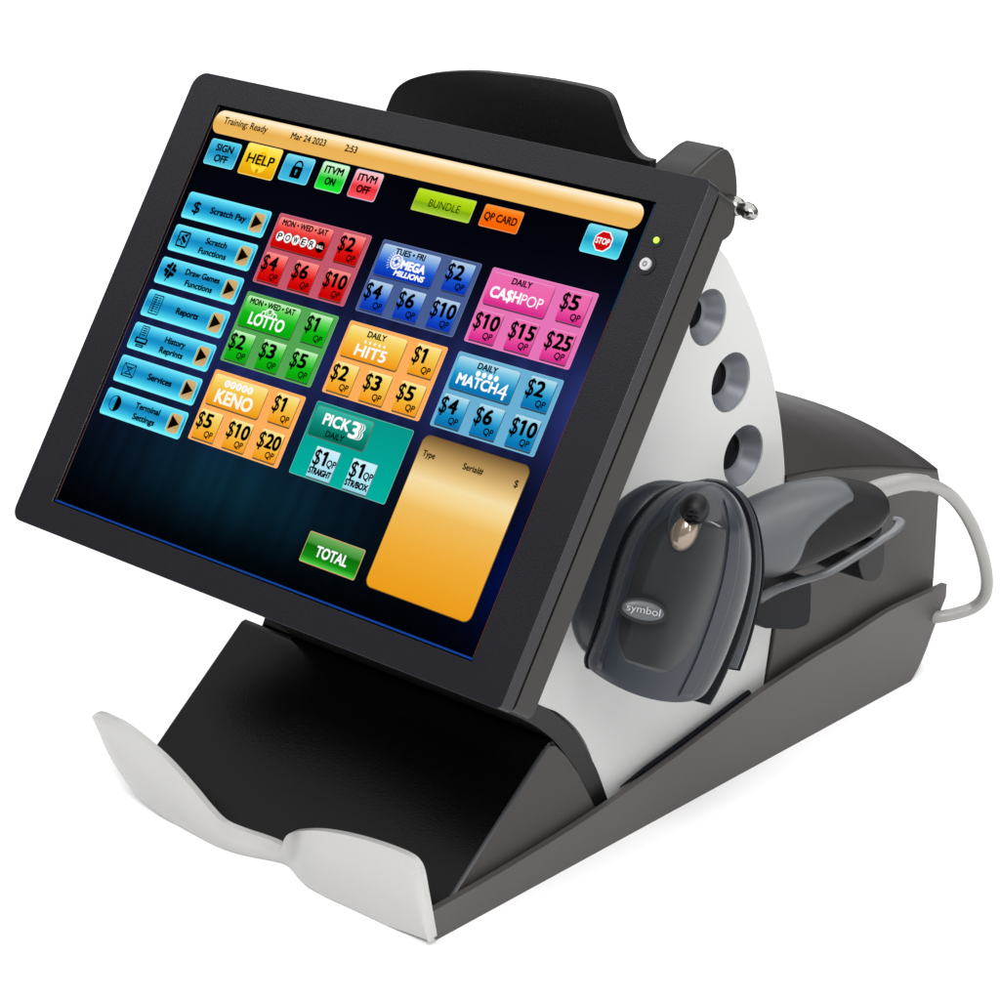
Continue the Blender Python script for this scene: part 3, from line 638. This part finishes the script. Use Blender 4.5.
# arm, support block and hook of the holder
ar = [at(x, y, 0, xx) for x, y, xx in ((757, 600, 150), (775, 590, 148), (797, 582, 146), (814, 577, 145), (832, 570, 145), (856, 556, 145), (880, 540, 145), (893, 531, 144), (899, 525, 143), (899, 520, 141), (894, 518.5, 138))]
ar = smooth_pts(ar, 4)
link('holder_arm', tube(ar, lambda t: 3.8-0.7*t, 12, 0.45, Vector((0, 0, 1))), M_arm, holder, merge=0.0005)
blk = [(760, 602), (780, 592), (800, 585), (814, 579), (815.5, 600), (814, 622), (808, 628), (796, 631), (778, 630), (764, 627)]
plate('holder_block', px_on(blk, 0, 148, 2, True), 26, on_x(132), M_bump, holder, bevel=2.2, segs=4)
plate('holder_hook', px_on([(862, 556), (884, 541), (886.5, 552), (885, 568), (881, 578), (874, 582), (866, 580), (862, 572)], 0, 146, 2, True), 30, on_x(130), M_grip, holder, bevel=2, segs=4)
plate('hook_pin', px_on([(867, 524), (873, 519), (880, 521), (884, 529), (880, 537), (870, 540), (866, 533)], 0, 140, 2, True), 22, on_x(128), M_bump, holder, bevel=2, segs=4)

# ================================================================== barcode scanner
SCN = empty('barcode_scanner', (P0.x, P0.y, GZ), 'dark grey handheld scanner with pale cable, resting on the right side of the terminal', 'barcode scanner')
L1 = [(703, 482), (692, 483), (679, 486), (660, 496), (642, 514), (628, 536), (618, 562), (610, 590), (601, 622), (592, 648), (588, 660), (589, 668)]
R1 = [(705, 482), (716, 483), (728, 488), (740, 500), (750, 520), (756, 548), (758, 575), (755, 600), (747, 630), (735, 662), (722, 690), (712, 697)]
# head: rows end on a bowed front edge
R2 = [(705, 482), (716, 483), (727, 489), (738, 502), (746, 522), (750, 548), (749, 576), (743, 604), (734, 632), (722, 662), (708, 688), (701, 694)]
HD = lambda t: min(1, 0.05+2.4*t**0.7)*(1-0.25*t)
head = loft(L1, R2, P0, NS, 24, 20, rows=60, seg=48, power=0.85, dome=HD, bow=5.5)
hd = link('head_shell', head, M_scan, SCN, merge=0.0005, angle=60)
bulge = lambda e: (1-abs(2*e-1)**3)
def wc(e, side):
    a = -0.30-0.54*min(1, e*3.0)**0.6; b = 0.08+0.40*min(1, e*4)**0.6-0.20*e**2.6
    k = math.sqrt(max(0, 1-((e-0.78)/0.225)**2)) if e > 0.78 else 1
    mid = (a+b)/2; return mid+((b if side else a)-mid)*(0.25+0.75*k)
link('smoked_window', patch(L1, R2, P0, NS, 24, 60, 0.85, HD, 5.5, 0.10, 0.90, lambda e: wc(e, 0), lambda e: wc(e, 1), 0.12, nt=70, nc=40, thick=0.5), M_smoke, hd, angle=60)
link('side_moulding', patch(L1, R2, P0, NS, 24, 60, 0.85, HD, 5.5, 0.12, 0.99, lambda e: 0.46+0.02*e-0.1*e**2, lambda e: 0.72-0.05*e**2, 1.5, nc=12), M_scan, hd, angle=80)
link('side_moulding', patch(L1, R2, P0, NS, 24, 60, 0.85, HD, 5.5, 0.08, 0.99, lambda e: -0.93, lambda e: -0.86+0.03*e, 0.9, nc=8), M_scan, hd, angle=80)
def head_pt(px, py, off): return at_plane(px, py, P0+NS*off, NS)
# rim shells behind the head: black seal, grey rim, black outer bumper
def grow(P, dx, dy=0): return [(x+dx*min(1, k/3+0.3), y+dy) for k, (x, y) in enumerate(P)]
RA = [(706, 480), (718, 481), (731, 487), (743, 500), (752, 522), (756, 550), (755, 578), (750, 606), (741, 636), (730, 664), (719, 688), (710, 704)]
dm = lambda t: min(1, 0.2+3*t)
link('rim_bumper', loft(grow(L1, -4, -1), RA, P0-NS*5, NS, 6, 6, rows=50, seg=36, power=0.5, dome=dm, bow=0), M_bump, SCN, merge=0.0005, angle=60)
LB = [(690, 482), (672, 486), (650, 498), (634, 516), (622, 545), (618, 575), (620, 605), (640, 640), (680, 660)]
RB = [(708, 478.5), (721, 480), (735, 486), (747, 499), (756, 520), (761, 550), (761, 578), (756, 606), (747, 640), (737, 668)]
link('rim_bumper', loft(LB, RB, P0-NS*12, NS, 3.5, 5, rows=50, seg=36, power=0.5, dome=dm), M_scan, SCN, merge=0.0005, angle=60)
link('rim_bumper', loft(LB, [(x+3.0, y+2.5) for x, y in RB], P0-NS*17, NS, 2.5, 5, rows=50, seg=36, power=0.5, dome=dm), M_bump, SCN, merge=0.0005, angle=60)
# light capsule and ribbed cap
def dome_px(cx, cy, rx, ry, ang, off, h, n=28, rings=7):
    V = []; ca, sa = math.cos(ang), math.sin(ang)
    for i in range(rings+1):
        f = math.cos(math.pi/2*i/rings); hh = math.sin(math.pi/2*i/rings)*h
        for k in range(n):
            a = 2*math.pi*k/n; x = rx*max(f, 0.01)*math.cos(a); y = ry*max(f, 0.01)*math.sin(a)
            V.append(head_pt(cx+x*ca-y*sa, cy+x*sa+y*ca, off)+NS*hh)
    return mesh(V, grid_faces(rings+1, n, True)+[tuple(range(n)), tuple(range(rings*n, (rings+1)*n))])
link('lens_collar', dome_px(686, 521, 18.0, 28, 0.40, 18.0, 7.5), M_scan, hd, merge=0.0005, angle=80)
link('signal_lens', dome_px(684.5, 531, 13.5, 21, 0.38, 21.5, 6.5), M_amber, hd, merge=0.0005, angle=80)
cp = link('ribbed_cap', dome_px(694.5, 509, 14.5, 16.5, 0.38, 23.0, 7.5), M_grip, hd, merge=0.0005, angle=80)
for k in range(4):
    yy = 503+k*5.2
    link('rib', tube(smooth_pts([head_pt(686+s*19-k*0.8, yy+4.5*math.sin(math.pi*s)*0.8+s*2, 30.4-6*abs(s-0.5)**1.5*2.2-(1.2 if k in (0, 3) else 0)) for s in (0, .25, .5, .75, 1)], 4), 0.75, 8, 1, NS), M_bump, hd, merge=0.0005)
# maker's badge
link('badge', dome_px(643.5, 611, 25.5, 13.0, 0.2, 25.3, 1.6), M_dark, hd, merge=0.0005, angle=80)
link('badge_face', dome_px(643.0, 610.6, 21.5, 9.6, 0.2, 26.3, 1.5), M_handle, hd, merge=0.0005, angle=80)
v, f = glyphs('symbol', 0.03); x0 = min(p[0] for p in v); x1 = max(p[0] for p in v); k = 34/(x1-x0)
V = []
for p in v:
    X = (p[0]-x0)*k-16.5; Y = -(p[1]-0.22)*k*0.85; ca, sa = math.cos(0.2), math.sin(0.2)
    V.append(head_pt(643+X*ca-Y*sa, 611+X*sa+Y*ca, 28.4))
link('badge_lettering', mesh(V, f), M_silver, hd, smooth=False)
# handle
PH = at(820, 525, 0, 150); NH = Vector((0.80, -0.55, 0.22)).normalized()
HT = [(738, 505), (752, 497), (768, 490), (788, 483), (812, 478.5), (838, 476), (856, 479), (868, 482), (877, 486.5), (882, 492)]
HB = [(742, 585), (756, 580), (772, 578), (792, 572), (816, 562), (840, 550), (858, 541), (870, 534), (879, 526), (883, 518)]
link('grip', loft(HT, HB, PH, NH, 17, 18, rows=34, seg=30, dome=lambda t: 1-0.35*t), M_grip, SCN, merge=0.0005, angle=60)
GT = [(738, 505), (752, 497), (768, 490), (788, 483), (812, 478.5), (830, 477), (842, 480), (846.5, 487)]
GB = [(740, 586), (754, 581), (770, 578), (786, 572), (796, 562), (802, 546), (822, 522), (843, 502)]
link('handle_shell', loft(GT, GB, PH+NH*2.0, NH, 17.6, 16, rows=34, seg=30, dome=lambda t: 1-0.22*t), M_handle, SCN, merge=0.0005, angle=60)
cb = [(868, 494, 150), (879, 489, 150), (895, 484.5, 152), (912, 482, 154), (934, 486, 156), (952, 497, 157), (966, 515, 156), (976, 535, 154), (984, 560, 150), (987, 582, 146), (984, 597, 142), (974, 607, 136), (958, 613, 130), (938, 617, 122), (918, 618, 110)]
pth = smooth_pts([at(x, y, 0, xx) for x, y, xx in cb], 8)
cab = link('cable', tube(pth, 3.7, 16), M_cable, SCN, merge=0.0005)
link('strain_relief', tube(pth[:30], lambda t: 5.8-1.2*t, 16), M_cable, cab, merge=0.0005)
